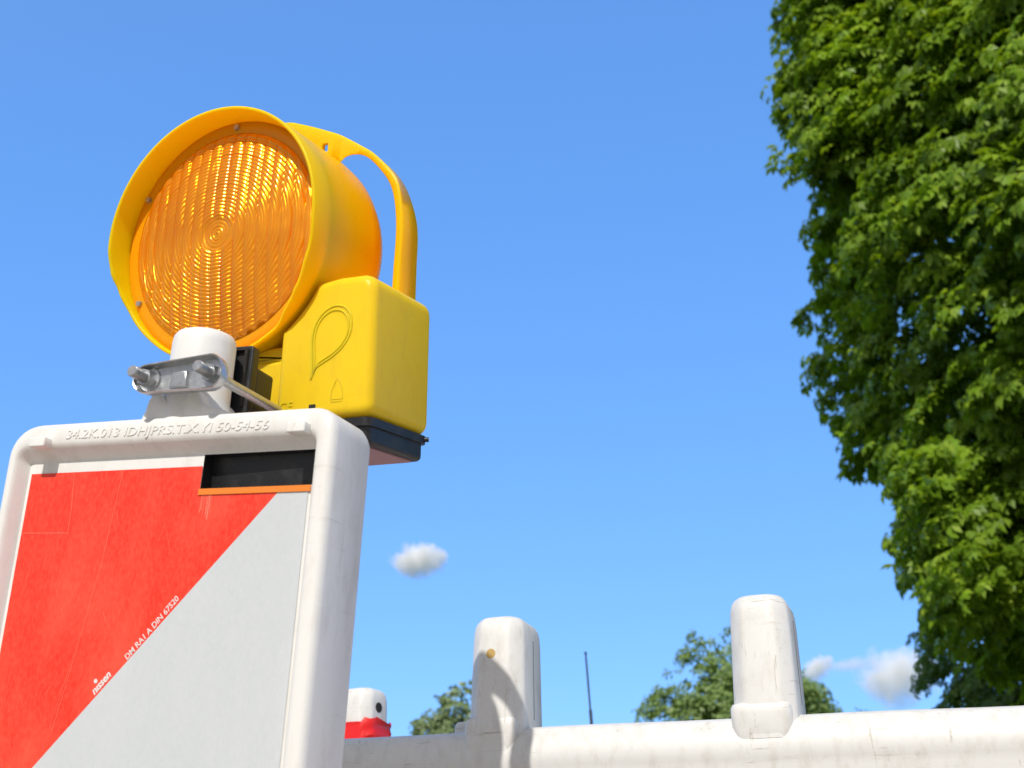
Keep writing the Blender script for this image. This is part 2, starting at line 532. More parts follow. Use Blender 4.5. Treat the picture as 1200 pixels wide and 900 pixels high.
# scratches and scuffs in the red sheeting
bm = bmesh.new()
def scratch(pts, wd):
    for (a, b_) in zip(pts, pts[1:]):
        d = (Vector(b_) - Vector(a)); nrm = Vector((-d.y, d.x)).normalized() * wd / 2
        bm.faces.new([bm.verts.new((p[0], -.00085, p[1])) for p in (Vector(a) - nrm, Vector(b_) - nrm, Vector(b_) + nrm, Vector(a) + nrm)])
scratch([(.0419, -.0016), (.0446, -.030), (.0452, -.0483)], .0004)
scratch([(.0003, -.0474), (.0448, -.0483)], .00045)
scratch([(.0878, -.0014), (.0811, -.0719), (.0704, -.1374), (.0600, -.1955)], .00035)
scratch([(.0690, -.1374), (.0570, -.1955)], .0002)
for k in range(26):
    a = (random.uniform(.005, .15), random.uniform(-.19, -.01))
    L_ = random.uniform(.004, .016); an = random.uniform(-.6, .6) - PI / 2
    p2 = (a[0] + L_ * math.cos(an), a[1] + L_ * math.sin(an))
    if a[1] > stripe(0)(a[0]) + .01 and p2[1] > stripe(0)(p2[0]) + .01:
        scratch([a, p2], random.uniform(.00012, .00025))
for k in range(7):                              # adhesive remains below the insert
    u = .1625 + k * .0014
    scratch([(u, -.0222), (u + random.uniform(-.0008, .0008), -.034 - random.uniform(0, .008))], random.uniform(.0004, .0011))
tag(obj('scuff_marks', bmesh_off(bm), 'scuff', beacon, 0), kind='stuff')
ang = math.atan(1.107) + R(1.5)
me = text_mesh('DM RA1 A DIN 67520', .0062, .0001, OFF @ face_mtx(.1168, -.1432, .0008, ang), 0.1, 0.00006)
obj('printed_lettering', me, 'letter_white', beacon, 0)
# maker's mark: small bold slanted word with a big round dot over the second letter
me = text_mesh('n\u0131ssen', .0078, .0001, OFF @ face_mtx(.0928, -.1682, .0008, ang), 0.25, 0.00022, 0.98)
obj('printed_mark', me, 'letter_white', beacon, 0)
bm = bmesh.new()
cdot = Vector((.0928, -.1682)) + Vector((math.cos(ang), math.sin(ang))) * .0072 + Vector((-math.sin(ang), math.cos(ang))) * .0070
bm.faces.new([bm.verts.new((cdot.x + .0016 * math.cos(k * PI / 8), -.00095, cdot.y + .0016 * math.sin(k * PI / 8))) for k in range(16)])
obj('printed_dot', bmesh_off(bm), 'letter_white', beacon, 0)
# black insert with its cavity and orange strip
bm = bmesh.new()
d = -.011
c8 = [(hx0, 0, hz0), (hx1, 0, hz0), (hx1, 0, hz1), (hx0, 0, hz1)]
c9 = [(hx0, -d + .003, hz0 + .002), (hx1, -d, hz0 + .002), (hx1, -d - .003, hz1), (hx0, -d, hz1)]
loft(bm, [c8, c9], False, True)
ins = obj('black_insert', bmesh_off(bm), 'black', beacon, 0)
bm = bmesh.new()
prism(bm, [(.1590, -.0222), (.2535, -.0224), (.2535, -.0178), (.1590, -.0176)], .0016, .0007)
obj('orange_strip', bmesh_off(bm), 'orange_tape', beacon, 0)
# foot block
bm = bmesh.new()
prism(bm, rrect(.05, .208, -1.112, -.985, .004, 2), -.002, -.038, .003, .003)
obj('foot', bmesh_off(bm), 'white', beacon)
bm = bmesh.new()
fb = beacon.matrix_world.translation
prism(bm, rrect(-.20, .20, -.40, .40, .03, 4), 0.0, .11, 0, .012, ax=lambda u, v, w: (u, v, w + .008))
fo = obj('rubber_footplate', bm, 'rubber')
fo.location = (fb.x, fb.y + .03, 0); fo.rotation_euler = (0, 0, math.atan2(SX.y, SX.x))
tag(fo, 'dark recycled rubber footplate holding up the striped beacon board', 'footplate')

# ------------------------------------------------------------------ warning lamp
LO = Vector((-.25817, .91432, .56815)) + CO
LN = Vector((-.43711, -.88249, -.17365)); LV = Vector((.00259, -.19430, .98094)); LX = Vector((.89940, -.42833, -.08722))
lamp = empty('warning_lamp', frame(LO, LX, LV, LN))
tag(lamp, 'yellow warning lamp with round amber lens, handle and battery box clamped atop the beacon board', 'warning lamp')
# visor depth round the rim
def visor(a):
    dg = math.degrees(a) % 360
    key = [(0, 26), (70, 24), (180, 23.5), (192, 20), (200, 13), (213, 7), (235, 3.5), (270, 3), (305, 4), (318, 13), (326, 17), (340, 22), (360, 26)]
    for (a0, d0), (a1, d1) in zip(key, key[1:]):
        if a0 <= dg <= a1:
            t = (dg - a0) / (a1 - a0); t = t * t * (3 - 2 * t)
            return (d0 + (d1 - d0) * t) * mm
    return 0.02
prof = [(.1060, -.004), (.1100, -.003), (.1112, -.0015), (.1118, 0), (.1122, 1.0), (.1128, 1.03), (.1146, 1.03), (.1152, 1.0), (.1150, 0), (.1148, -.010), (.1146, -.030), (.1144, -.066), (.1130, -.080), (.1080, -.092), (.098, -.099), (.080, -.103), (.04, -.104), (.001, -.104)]
def vary(a, r, w):
    if w == 1.0: return visor(a)
    if w == 1.03: return visor(a) + .0007
    return w
bm = bmesh.new()
lathe(bm, prof, n=144, vary=vary, caps=(False, True))
hs = obj('housing', bm, 'amber', lamp, 50)
# lens flange + relief lens
bm = bmesh.new()
lathe(bm, [(.0985, .0002), (.1055, .0008), (.1085, .0006), (.1116, -.0012)], n=128)
obj('lens_flange', bm, 'lens_rim', lamp, 60)
nr, na = 230, 560
rr = np.linspace(.0006, .0995, nr)
aa = np.linspace(0, 2 * PI, na, endpoint=False)
RR, AA = np.meshgrid(rr, aa, indexing='ij')
X = RR * np.cos(AA); Z = RR * np.sin(AA)
pitch = .00335
fr_ = (RR / pitch) % 1.0
ring = np.minimum(1, np.sqrt(np.clip(1 - (2 * fr_ - 1) ** 2, 0, 1))) * .00062 - fr_ * .00035
colp = .0118
fx = ((X + colp / 2) / colp) % 1.0
col = (1 - (2 * fx - 1) ** 2) * .0019
dome = .0095 * (1 - (RR / .0995) ** 2)
cen = np.clip((.018 - RR) / .004, 0, 1)
edge = np.clip((.0995 - RR) / .003, 0, 1)
W = dome + edge * (ring + col * (1 - cen)) + .001
rng = np.random.default_rng(3)
W = W + rng.normal(0, 1, W.shape) * 1.5e-6
co = np.stack([X, -W, Z], -1).reshape(-1, 3)
i0 = (np.arange(nr - 1)[:, None] * na + np.arange(na)[None, :])
i1 = (np.arange(nr - 1)[:, None] * na + (np.arange(na) + 1)[None, :] % na)
quads = np.stack([i0, i1, i1 + na, i0 + na], -1).reshape(-1, 4)
def np_mesh(name, co, quads, k=4):
    me = bpy.data.meshes.new(name)
    me.vertices.add(len(co)); me.vertices.foreach_set('co', co.astype(np.float32).ravel())
    me.loops.add(quads.size); me.loops.foreach_set('vertex_index', quads.astype(np.int32).ravel())
    me.polygons.add(len(quads)); me.polygons.foreach_set('loop_start', np.arange(0, quads.size, k, dtype=np.int32))
    me.update(calc_edges=True)
    return me
obj('lens', np_mesh('lens', co, quads), 'lens', lamp, 80)
for dg in (86.6, 151, 208.5, 331, 271):
    bm = bmesh.new()
    a = R(dg); p = (.1057 * math.cos(a), -.0005, .1057 * math.sin(a))
    cyl(bm, p, (p[0], -.0032, p[2]), .0031, .0026, 16)
    cyl(bm, (p[0], -.0031, p[2]), (p[0], -.0034, p[2]), .0011, .0011, 6)
    obj('screw', bm, 'steel', lamp)
# handle: an arched band behind the drum, ending on the battery box
def spl(pts, k=5):
    out = []
    for i in range(len(pts) - 1):
        p0, p1, p2, p3 = (Vector(pts[max(i - 1, 0)]), Vector(pts[i]), Vector(pts[i + 1]), Vector(pts[min(i + 2, len(pts) - 1)]))
        for j in range(k):
            t = j / k
            out.append(.5 * ((2 * p1) + (p2 - p0) * t + (2 * p0 - 5 * p1 + 4 * p2 - p3) * t * t + (3 * p1 - p0 - 3 * p2 + p3) * t ** 3))
    out.append(Vector(pts[-1])); return out
WF, WW, WB = -.064, -.0688, -.094
# stations: front inner, front outer, back outer, back inner (u, v), depth of the back
st_ = [((-.030, .1030), (-.034, .1230), (-.034, .1230), (-.030, .1030), WW), ((-.008, .1077), (-.010, .1385), (-.010, .1385), (-.008, .1077), WW),
       ((.012, .1073), (.0124, .1389), (.0124, .1389), (.012, .1073), WW), ((.027, .1046), (.0277, .1340), (.0277, .1340), (.027, .1046), WW),
       ((.042, .0995), (.0438, .1276), (.0438, .1276), (.042, .0995), WW), ((.055, .0940), (.0598, .1204), (.0590, .1210), (.0550, .0940), WW),
       ((.0650, .0880), (.0690, .1160), (.0660, .1185), (.0620, .0925), WW - .002), ((.0752, .0845), (.0766, .1119), (.0640, .1210), (.0600, .0985), WW - .012),
       ((.0825, .0892), (.0880, .1045), (.0700, .1190), (.0640, .1045), WB + .006), ((.0947, .0894), (.0990, .0971), (.0789, .1138), (.0744, .1058), WB),
       ((.1070, .0837), (.1110, .0885), (.0915, .1050), (.0872, .0999), WB), ((.1215, .0683), (.1235, .0762), (.1040, .0930), (.1022, .0840), WB),
       ((.1322, .0518), (.1385, .0570), (.1210, .0755), (.1132, .0669), WB), ((.1375, .0315), (.1440, .0345), (.1345, .0525), (.1187, .0459), WB),
       ((.1394, .0060), (.1460, .0075), (.1443, .0199), (.1207, .0195), WB), ((.1381, -.0284), (.1447, -.0280), (.1448, -.0198), (.1194, -.0161), WB),
       ((.1372, -.0600), (.1438, -.0600), (.1448, -.0600), (.1184, -.0600), WB)]
def spl3(cols, k=4):
    return [spl(c_, k) for c_ in cols]
cols = spl3([[t_[j] for t_ in st_] for j in range(4)] + [[(t_[4], 0) for t_ in st_]])
bm = bmesh.new()
loops = []
for A, B, C_, D, w_ in zip(*cols):
    cn = [Vector((A.x, -WF, A.y)), Vector((B.x, -WF, B.y)), Vector((C_.x, -w_.x, C_.y)), Vector((D.x, -w_.x, D.y))]
    lp = []
    for i in range(4):
        p, q, r_ = cn[i], cn[i - 1], cn[(i + 1) % 4]
        lp += [p + (q - p).normalized() * .0013, p + (r_ - p).normalized() * .0013]
    loops.append(lp)
loft(bm, loops)
hd = obj('handle', bm, 'amber', lamp, 50)
bm = bmesh.new()                               # small slot through the web of the handle
prism(bm, rrect(.0545, .0610, .0990, .1080, .001, 2), -.055, -.0760)
slot = obj('slot_cutter', bm, 'amber', None, 0)
slot.matrix_world = lamp.matrix_world
bpy.context.view_layer.update()
md = hd.modifiers.new('slot', 'BOOLEAN'); md.operation = 'DIFFERENCE'; md.object = slot; md.solver = 'EXACT'
dg_ = bpy.context.evaluated_depsgraph_get()
me2 = bpy.data.meshes.new_from_object(hd.evaluated_get(dg_))
hd.modifiers.clear(); hd.data = me2
bpy.data.objects.remove(slot)
# battery box, its corner cut round the drum
out = [(.0655, -.176)] + [(.161 - .009 * (1 - math.sin(R(a))), -.176) for a in ()]
rc = .1168
def arc(cx, cy_, r, a0, a1, n):
    return [(cx + r * math.cos(R(a0 + (a1 - a0) * k / n)), cy_ + r * math.sin(R(a0 + (a1 - a0) * k / n))) for k in range(n + 1)]
a_top = -math.degrees(math.asin(.0540 / rc)); a_left = -math.degrees(math.acos(.0655 / rc))
pts = arc(.0755, -.166, .010, 180, 270, 4) + arc(.150, -.165, .011, 270, 360, 5) + arc(.147, -.068, .014, 0, 90, 6) + \
      [(.125, -.0535)] + arc(0, 0, rc, a_top - 1.2, a_left + 1.2, 10)
bm = bmesh.new()
prism(bm, pts, .001, -.0965, .0090, .008, 6)
bx = obj('battery_box', bm, 'yellow', lamp, 60)
# moulded speech-bubble shaped loop, CE mark and bin symbol on the box front
loop_pts = [(u_ + .0055, (v_ + .106) * .88 - .1045) for u_, v_ in [(.0968, -.1478), (.0975, -.136), (.0968, -.122), (.0962, -.108), (.0990, -.094), (.1060, -.0835), (.1160, -.0780), (.1260, -.0795), (.1330, -.0870), (.1350, -.0970), (.1335, -.1080), (.1270, -.1190), (.1170, -.1275), (.1060, -.1335), (.1010, -.1375), (.0968, -.1478)]]
bm = bmesh.new()
for sc_, dx in ((1, 0), (.86, .0016)):
    cx_, cz_ = .1185, -.106
    tube(bm, [(cx_ + (p.x - cx_) * sc_ + dx * 0, -.00115, cz_ + (p.y - cz_) * sc_) for p in spl(loop_pts, 4)], .00085, 8)
obj('moulded_loop', bm, 'yellow', bx, 60)
me = text_mesh('CE', .0105, .0004, face_mtx(.0720, -.1655, .0011), 0, -0.0001, 1.15, .0002)
obj('moulded_lettering', me, 'yellow', bx, 30)
bm = bmesh.new()
sy = (.1290, -.1600)
for seg_ in ([(-.006, -.001), (-.005, .008), (-.002, .014)], [(.006, -.001), (.005, .008), (.002, .014)], [(-.0055, .0), (.0055, .0)], [(-.0055, -.0022), (.0055, -.0022)], [(-.003, .0135), (0, .017), (.003, .0135)]):
    tube(bm, [(sy[0] + a, -.0011, sy[1] + c_) for a, c_ in seg_], .00035, 5)
obj('moulded_symbol', bm, 'yellow', bx, 60)
bm = bmesh.new()
prism(bm, rrect(.1020, .1085, -.1690, -.1625, .0006, 1), .0014, -.001)
sl = obj('latch_slot', bm, 'dark_hole', bx, 0)
bm = bmesh.new()
prism(bm, rrect(.1040, .1078, -.1690, -.1660, .0005, 1), .0019, .0013)
obj('latch', bm, 'steel', sl, 0)
# black base under the box
bm = bmesh.new()
AXZ = lambda u, v, w: (u, v, w)
prism(bm, rrect(.068, .1605, .0005, .0960, .008, 5), -.1765, -.1835, 0, 0, ax=AXZ)
prism(bm, rrect(.071, .1580, .0030, .0935, .008, 5), -.1835, -.1985, 0, .004, ax=AXZ)
cyl(bm, (.159, .0900, -.1795), (.163, .0920, -.1795), .0022, .0022, 10)
bs = obj('box_base', bm, 'black', lamp, 50)
bm = bmesh.new()
prism(bm, rrect(.078, .151, .010, .0865, .005, 4), -.1983, -.1995, 0, 0, ax=AXZ)
obj('base_label', bm, mat('pinkish_label', (0.42, 0.22, 0.22), 0.6)[0], bs, 0)
# mounting arm left of the box
bm = bmesh.new()
prism(bm, rrect(-.020, .0700, -.1760, -.1180, .004, 3), -.010, -.060, .003, .003)
prism(bm, rrect(.005, .0700, -.1200, -.1040, .003, 3), -.012, -.055, .005, .003)
obj('mounting_arm', bm, 'yellow', lamp, 50)
# black adapter between arm and stub (built in board coordinates)
S2L = lamp.matrix_world.inverted() @ frame(SO, SX, SV, SN)
def in_lamp(bm):
    bmesh.ops.transform(bm, matrix=S2L, verts=bm.verts); return bm
bm = bmesh.new()
pr = rrect(.100, .1600, .048, .1135, .003, 3)
prism(bm, pr, -.046, -.056, .0015, .001)
prism(bm, rrect(.100, .1600, .044, .0975, .003, 3), -.0555, -.0800, .001, .001)
ad = obj('adapter', in_lamp(bm), 'black', lamp, 50)
bm = bmesh.new()
for (a, b_) in ((.1445, .0012), (.1555, .0012), (.1335, .0012)):
    prism(bm, rrect(a - b_, a + b_, .060, .110, .0008, 1), -.0425, -.047)
prism(bm, rrect(.1335, .1565, .1085, .1108, .0008, 1), -.0425, -.047)
prism(bm, rrect(.1335, .1565, .0770, .0790, .0008, 1), -.0430, -.047)
obj('rib', in_lamp(bm), 'black', ad, 0)
# clamp plate: a dished pressing with a turned-up rim
bm = bmesh.new()
cu_, cv_ = .1430, .0655
def plate_loop(hx, hz, w, lift=0.0):
    lp = []
    for u, v in rrect(-hx, hx, -hz, hz, hz - .0002, 14):
        v += .0022 * max(-1, min(1, (u + .012) / .006)) * max(0.0, v / hz)   # top edge steps up towards the right
        lp.append((cu_ + u, -(w + lift * max(0, math.cos(PI * u / .05))), cv_ + v))
    return lp
loft(bm, [plate_loop(.0350, .0085, .0176), plate_loop(.0372, .0102, .0178), plate_loop(.0382, .0111, .0200), plate_loop(.0388, .0116, .0252), plate_loop(.0396, .0124, .0256), plate_loop(.0402, .0130, .0246), plate_loop(.0396, .0124, .0165), plate_loop(.0350, .0100, .0145)], True, True)
cp = obj('clamp_plate', in_lamp(bm), 'steel', lamp, 50)
bm = bmesh.new()                               # pressed tab in the middle of the plate
prism(bm, [(.1340, .0565), (.1500, .0565), (.1485, .0700), (.1355, .0700)], .0215, .0140, .002)
obj('pressed_tab', in_lamp(bm), 'steel', cp, 40)
for bu in (.1135, .1710):
    bm = bmesh.new()
    cyl(bm, (bu, -.0172, .0655), (bu, -.0190, .0655), .0094, .0094, 28)
    cyl(bm, (bu, -.0190, .0655), (bu, -.0262, .0655), .0072, .0068, 6)
    cyl(bm, (bu, -.0190, .0655), (bu, -.0400, .0655), .0042, .0042, 18)
    cyl(bm, (bu, -.0400, .0655), (bu, -.0408, .0655), .0042, .0036, 18)
    for k in range(9):
        cyl(bm, (bu, -.0266 - k * .0015, .0655), (bu, -.0273 - k * .0015, .0655), .0046, .0046, 14)
    cyl(bm, (bu, .075, .0655), (bu, -.016, .0655), .0040, .0040, 16)
    obj('bolt', in_lamp(bm), 'steel', cp, 40)

# ------------------------------------------------------------------ barriers
def post_section(hw, hd_, ch, rd):
    """octagonal section with long flats, rounded a little"""
    base = [(hw, -hd_ + ch), (hw, hd_ - ch), (hw - ch, hd_), (-hw + ch, hd_), (-hw, hd_ - ch), (-hw, -hd_ + ch), (-hw + ch, -hd_), (hw - ch, -hd_)]
    out = []
    for i, p in enumerate(base):
        p0, p1, p2 = Vector(base[i - 1]), Vector(p), Vector(base[(i + 1) % 8])
        a = p1 + (p0 - p1).normalized() * rd; c_ = p1 + (p2 - p1).normalized() * rd
        out += [tuple(a), tuple((a + c_ + p1 * 1.0) / 3), tuple(c_)]
    return out
def make_barrier(name, length, posts, holes, seams, rz, loc, label, dirty='fence'):
    BS = .88                                  # all dimensions below are for a 1.05 m rail; this one is a size smaller
    e = empty(name, Matrix.Translation((loc[0] * BS, loc[1] * BS, (CAM_Z + .25 * BS) - 1.05 * BS)) @ Matrix.Rotation(rz, 4, 'Z') @ Matrix.Scale(BS, 4))
    tag(e, label, 'barrier', 'white plastic site barriers')
    TOP = 1.05
    prof = [(.026, .912), (.033, .924), (.0375, .942), (.0405, .962), (.0440, .988), (.0455, .997), (.0480, 1.003), (.0472, 1.018), (.0425, 1.032), (.0335, 1.0425), (.0200, 1.0485), (0, 1.0500)]
    sec = [(q, z) for q, z in prof] + [(-q, z) for q, z in prof[::-1][1:]]
    sec = sec + [(-.012, .895), (.012, .895)]
    bm = bmesh.new()
    xs = np.linspace(posts[0][0] - posts[0][1], posts[0][0] - posts[0][1] + length, 60)
    L_ = []
    for i, x_ in enumerate(xs):
        sg = .0016 * math.sin(x_ * 5 + 1) + .0008 * math.sin(x_ * 17)
        L_.append([(x_, -q, z + sg) for q, z in sec])
    loft(bm, L_)
    rail = obj('top_rail', bm, dirty, e, 35)
    X0, X1 = xs[0], xs[-1]
    bm = bmesh.new()                          # lower board and bottom rail
    prism(bm, rrect(X0 + .03, X1 - .03, .62, .90, .01, 3), .020, -.020, .004, .004)
    prism(bm, rrect(X0 + .03, X1 - .03, .12, .24, .01, 3), .020, -.020, .004, .004)
    obj('board', bm, dirty, e, 35)
    x_ = X0 + .05
    while x_ < X1 - .16:
        bm = bmesh.new()
        quad(bm, (x_, .64), (x_ + .12, .64), (x_ + .12, .88), (x_, .88), .0206)
        x_ += .24
        obj('red_field', bm, 'red', e, 0)
    for i, (px, _) in enumerate(posts):
        bm = bmesh.new()
        L_ = []
        for z, s, d_ in ((-.105, .72, 0), (1.012, .72, 0), (1.020, 1.0, .001), (1.062, 1.0, 0), (1.165, .955, 0), (1.178, .95, .0006), (1.186, .945, .0022), (1.1915, .94, .0055), (1.1948, .935, .0095), (1.1964, .93, .0145), (1.1972, .92, .022)):
            sc2 = post_section((.0385 - d_) * s, (.0520 - d_) * s, max(.0165 * (1 - d_ / .03), .005), .004 + d_ * .1)
            L_.append([(px + a, c_ + .0035, z) for a, c_ in sc2])
        loft(bm, L_)
        po = obj('post', bm, dirty, e, 50)
        bm = bmesh.new()                      # collar at the foot of the peg
        L_ = []
        for z, g in ((.995, -.012), (1.008, -.0055), (1.022, -.0018), (1.036, .0002), (1.050, .0010), (1.0570, .0006), (1.0610, -.001), (1.0625, -.005)):
            L_.append([(px + a - .001, c_, z) for a, c_ in rrect(-.0395 - g, .0325 + g, -.0490 - g, .030, .012, 5)])
        loft(bm, L_)
        obj('collar', bm, dirty, e, 50)
        for sx in (-1, 1):                    # mould seams on both flanks
            bm = bmesh.new()
            for z0_, z1_ in ((1.064, 1.168),):
                L_ = []
                for z, s in ((z0_, 1.0), (z1_, .952)):
                    xx = px + sx * .0385 * s
                    L_.append([(xx - .0003 * sx, .004, z), (xx + .0004 * sx, .0040, z), (xx + .0004 * sx, .0049, z), (xx - .0003 * sx, .0049, z)])
                loft(bm, L_)
            obj('seam', bm, 'dark_hole', po, 0)
        if holes[i]:
            hz_, hm, hr = holes[i]
            bm = bmesh.new()
            cyl(bm, (px - .004, -.0520 * .965 + .0045, hz_), (px - .004, -.0520 * .965 + .0032, hz_), hr, hr, 28)
            h_ = obj('hole', bm, hm, po, 0)
    # short coupling lug behind the first post
    bm = bmesh.new()
    prism(bm, rrect(posts[0][0] - .088, posts[0][0] - .030, 1.01, 1.0725, .008, 4), -.030, -.060, .006, .006)
    obj('coupling_lug', bm, dirty, e, 50)
    for px in (X0 + .25, X1 - .25):
        pass
    return e
BX, BY = -.0045, 1.623
brz = math.atan(-.3815)
# post one at local x 0, post two .348 m along
b1 = make_barrier('site_barrier', 2.3, [(0, .42), (.348, 0), (1.72, 0)], [(1.1440, 'tan', .0064), None, None], None, brz, (BX, BY, 0),
                  'long white site barrier whose dirty top rail carries two upright pegs below the trees')
m2 = Vector((.85, -.53, 0)).normalized()
rz2 = math.atan2(m2.x, -m2.y)
b2 = make_barrier('site_barrier', 2.0, [(0, .10), (1.75, 0)], [(1.163, 'dark_hole', .0085), None], None, rz2, (-.262, 2.13, 0),
                  'site barrier behind the long one, its white end peg wrapped in red film')
# red film wrapped round the peg of the second barrier
bm = bmesh.new()
L_ = []
for j, z in enumerate(np.linspace(1.045, 1.139, 14)):
    sec = post_section(.0405, .0540, .016, .006)
    lp = []
    for k, (a, c_) in enumerate(sec):
        g = 1 + .022 * math.sin(k * 2.1 + j * 1.7) + .03 * math.sin(k * .9 - j * 2.3) + (.04 if j in (4, 5, 9) else 0)
        zz = z + .004 * math.sin(k * .7 + 1) + (.003 * math.sin(k * 2.3) if j in (0, 13) else 0)
        lp.append((a * g, c_ * g, zz))
    L_.append(lp)
loft(bm, L_, False, False)
flm = obj('barrier_film', bm, 'film', None, 60)
flm.location = (-.262 * .88, 2.13 * .88, (CAM_Z + .22) - 1.05 * .88); flm.rotation_euler = (0, 0, rz2); flm.scale = (.88, .88, .88)
tag(flm, 'crumpled red plastic film wrapped round a white barrier peg beside the beacon', 'plastic film')

# ------------------------------------------------------------------ parked car with the roof antenna
car = empty('parked_car', Matrix.Translation((.55, 4.25, 0)))
tag(car, 'car parked behind the white barrier, only its thin black roof antenna rising above the rail', 'car')
def carprof(y):
    t = abs(y) / .84
    return t
body = [(-2.05, .35), (-2.08, .60), (-2.0, .86), (-1.2, .92), (1.0, .93), (1.9, .78), (2.08, .62), (2.08, .35), (1.65, .30), (-1.65, .30)]
bm = bmesh.new()
prism(bm, [(u, v) for u, v in body[::-1]][::-1] if False else [(-2.05, .30), (2.05, .30), (2.10, .45), (2.08, .64), (1.9, .78), (1.0, .92), (-1.25, .93), (-2.0, .88), (-2.1, .62), (-2.08, .42)], .84, -.84, .06, .06, 4)
obj('body', bm, mat('dark_blue_paint', (0.02, 0.03, 0.06), 0.25, Coat_Weight=1.0)[0], car, 40)
bm = bmesh.new()
L_ = []
for v, l, r_, hw in ((.92, -1.55, 1.05, .74), (1.20, -1.05, .55, .60), (1.27, -.92, .38, .55), (1.305, -.75, .22, .46), (1.315, -.6, .1, .35)):
    L_.append([(a, c_, v) for a, c_ in rrect(l, r_, -hw, hw, min(.16, hw * .5), 4)])
loft(bm, L_)
obj('roof', bm, mat('dark_blue_roof', (0.02, 0.03, 0.06), 0.25)[0], car, 40)
bm = bmesh.new()
L_ = []
for v, l, r_, hw in ((.935, -1.48, .98, .742), (1.185, -1.075, .575, .612)):
    L_.append([(a, c_, v) for a, c_ in rrect(l, r_, -hw, hw, .14, 4)])
loft(bm, L_)
obj('window_band', bm, mat('car_glass', (0.02, 0.025, 0.03), 0.05)[0], car, 30)
for wx in (-1.3, 1.35):
    for wy in (-.80, .80):
        bm = bmesh.new()
        s_ = 1 if wy > 0 else -1
        cyl(bm, (wx, wy - .10 * s_, .31), (wx, wy + .05 * s_, .31), .31, .31, 32)
        w_ = obj('wheel', bm, 'rubber', car, 40)
        bm = bmesh.new()
        cyl(bm, (wx, wy + .045 * s_, .31), (wx, wy + .06 * s_, .31), .2, .19, 24)
        obj('rim', bm, 'steel', w_, 40)
bm = bmesh.new()
ax0 = Vector((.282 - .55, 4.03 - 4.25, 1.285)); ax1 = Vector((.2575 - .55, 4.06 - 4.25, 1.692))
P_ = lambda t: ax0.lerp(ax1, t)
tube(bm, [P_(0), P_(.03), P_(.06), P_(.52)], [.02, .018, .0062, .0052], 12)
tube(bm, [P_(.52), P_(.53), P_(.97), P_(.972), P_(1)], [.0042, .0030, .0026, .0042, .0042], 10)
n_ = 30
for k in range(n_):
    t0 = .54 + .42 * k / n_
    cyl(bm, P_(t0), P_(t0 + .006), .0036, .0036, 8)
obj('antenna', bm, mat('antenna_black', (0.015, 0.02, 0.03), 0.5)[0], car, 50)

# ------------------------------------------------------------------ foliage
def leaf_mat(name, a, b_, c_, trans=0.35, rough=0.45):
    m = bpy.data.materials.new(name); m.use_nodes = True
    nt = m.node_tree; nt.nodes.clear()
    out = N(nt, 'ShaderNodeOutputMaterial')
    p = N(nt, 'ShaderNodeBsdfPrincipled'); p.inputs['Roughness'].default_value = rough
    p.inputs['Specular IOR Level'].default_value = 0.45
    tr = N(nt, 'ShaderNodeBsdfTranslucent')
    mx = N(nt, 'ShaderNodeMixShader'); mx.inputs[0].default_value = trans
    geo = N(nt, 'ShaderNodeNewGeometry')
    col = ramp(nt, geo.outputs['Random Per Island'], [(0.0, a), (0.55, b_), (1.0, c_)])
    big = noise(nt, 0.9, 3)
    col2 = mixrgb(nt, ramp(nt, big, [(0.4, (0, 0, 0)), (0.62, (.7, .7, .7))]), col, tuple(x * .8 for x in a))
    nt.links.new(col2, p.inputs['Base Color'])
    tcol = mixrgb(nt, 1.0, col2, (1.5, 1.35, .5), 'MULTIPLY')
    nt.links.new(tcol, tr.inputs['Color'])
    nt.links.new(p.outputs[0], mx.inputs[1]); nt.links.new(tr.outputs[0], mx.inputs[2])
    nt.links.new(mx.outputs[0], out.inputs[0])
    return m
M['leaf_big'] = leaf_mat('chestnut_leaf', (.17, .30, .018), (.26, .44, .026), (.40, .55, .045), .38)
M['leaf_dark'] = leaf_mat('dark_leaf', (.10, .20, .040), (.17, .30, .05), (.24, .37, .065), .35)
M['leaf_far'] = leaf_mat('far_leaf', (.21, .32, .10), (.27, .40, .13), (.33, .46, .15), .35)
M['leaf_olive'] = leaf_mat('olive_leaf', (.20, .28, .13), (.25, .34, .15), (.30, .39, .17), .3)
M['bark'] = mat('bark', (0.07, 0.055, 0.04), 0.9)[0]

def norm(a):
    return a / np.maximum(np.linalg.norm(a, axis=-1, keepdims=True), 1e-9)

def palmate(P, Nn, D, size, nl=6, rs=None):
    """P centres, Nn leaf normals, D pointing direction: kite-shaped leaflets fanned round D"""
    K = len(P)
    Nn = norm(Nn); D = norm(D - Nn * (D * Nn).sum(-1, keepdims=True)); S = np.cross(Nn, D)
    verts = []
    if nl == 1:
        angs = np.zeros((K, 1)); ls = np.ones((K, 1))
    else:
        angs = np.linspace(-1.75, 1.75, nl)[None, :] + rs.normal(0, .10, (K, nl))
        ls = (1 - .35 * (np.abs(np.linspace(-1, 1, nl)) ** 1.5))[None, :] * rs.uniform(.85, 1.1, (K, nl))
    L = ls * size[:, None]
    ca, sa = np.cos(angs)[..., None], np.sin(angs)[..., None]
    d = D[:, None] * ca + S[:, None] * sa
    s = -D[:, None] * sa + S[:, None] * ca
    droop = rs.uniform(.10, .45, (K, angs.shape[1], 1))
    d2 = norm(d - Nn[:, None] * droop)
    w = .21 if nl > 1 else .30
    base = P[:, None] + d2 * L[..., None] * .06
    mid = P[:, None] + d2 * L[..., None] * .62
    tip = P[:, None] + norm(d - Nn[:, None] * (droop + .25)) * L[..., None]
    fold = Nn[:, None] * L[..., None] * .05
    lft = mid - s * L[..., None] * w + fold
    rgt = mid + s * L[..., None] * w + fold
    v = np.stack([base, rgt, tip, lft], 2).reshape(-1, 3)
    q = np.arange(len(v)).reshape(-1, 4)
    return v, q

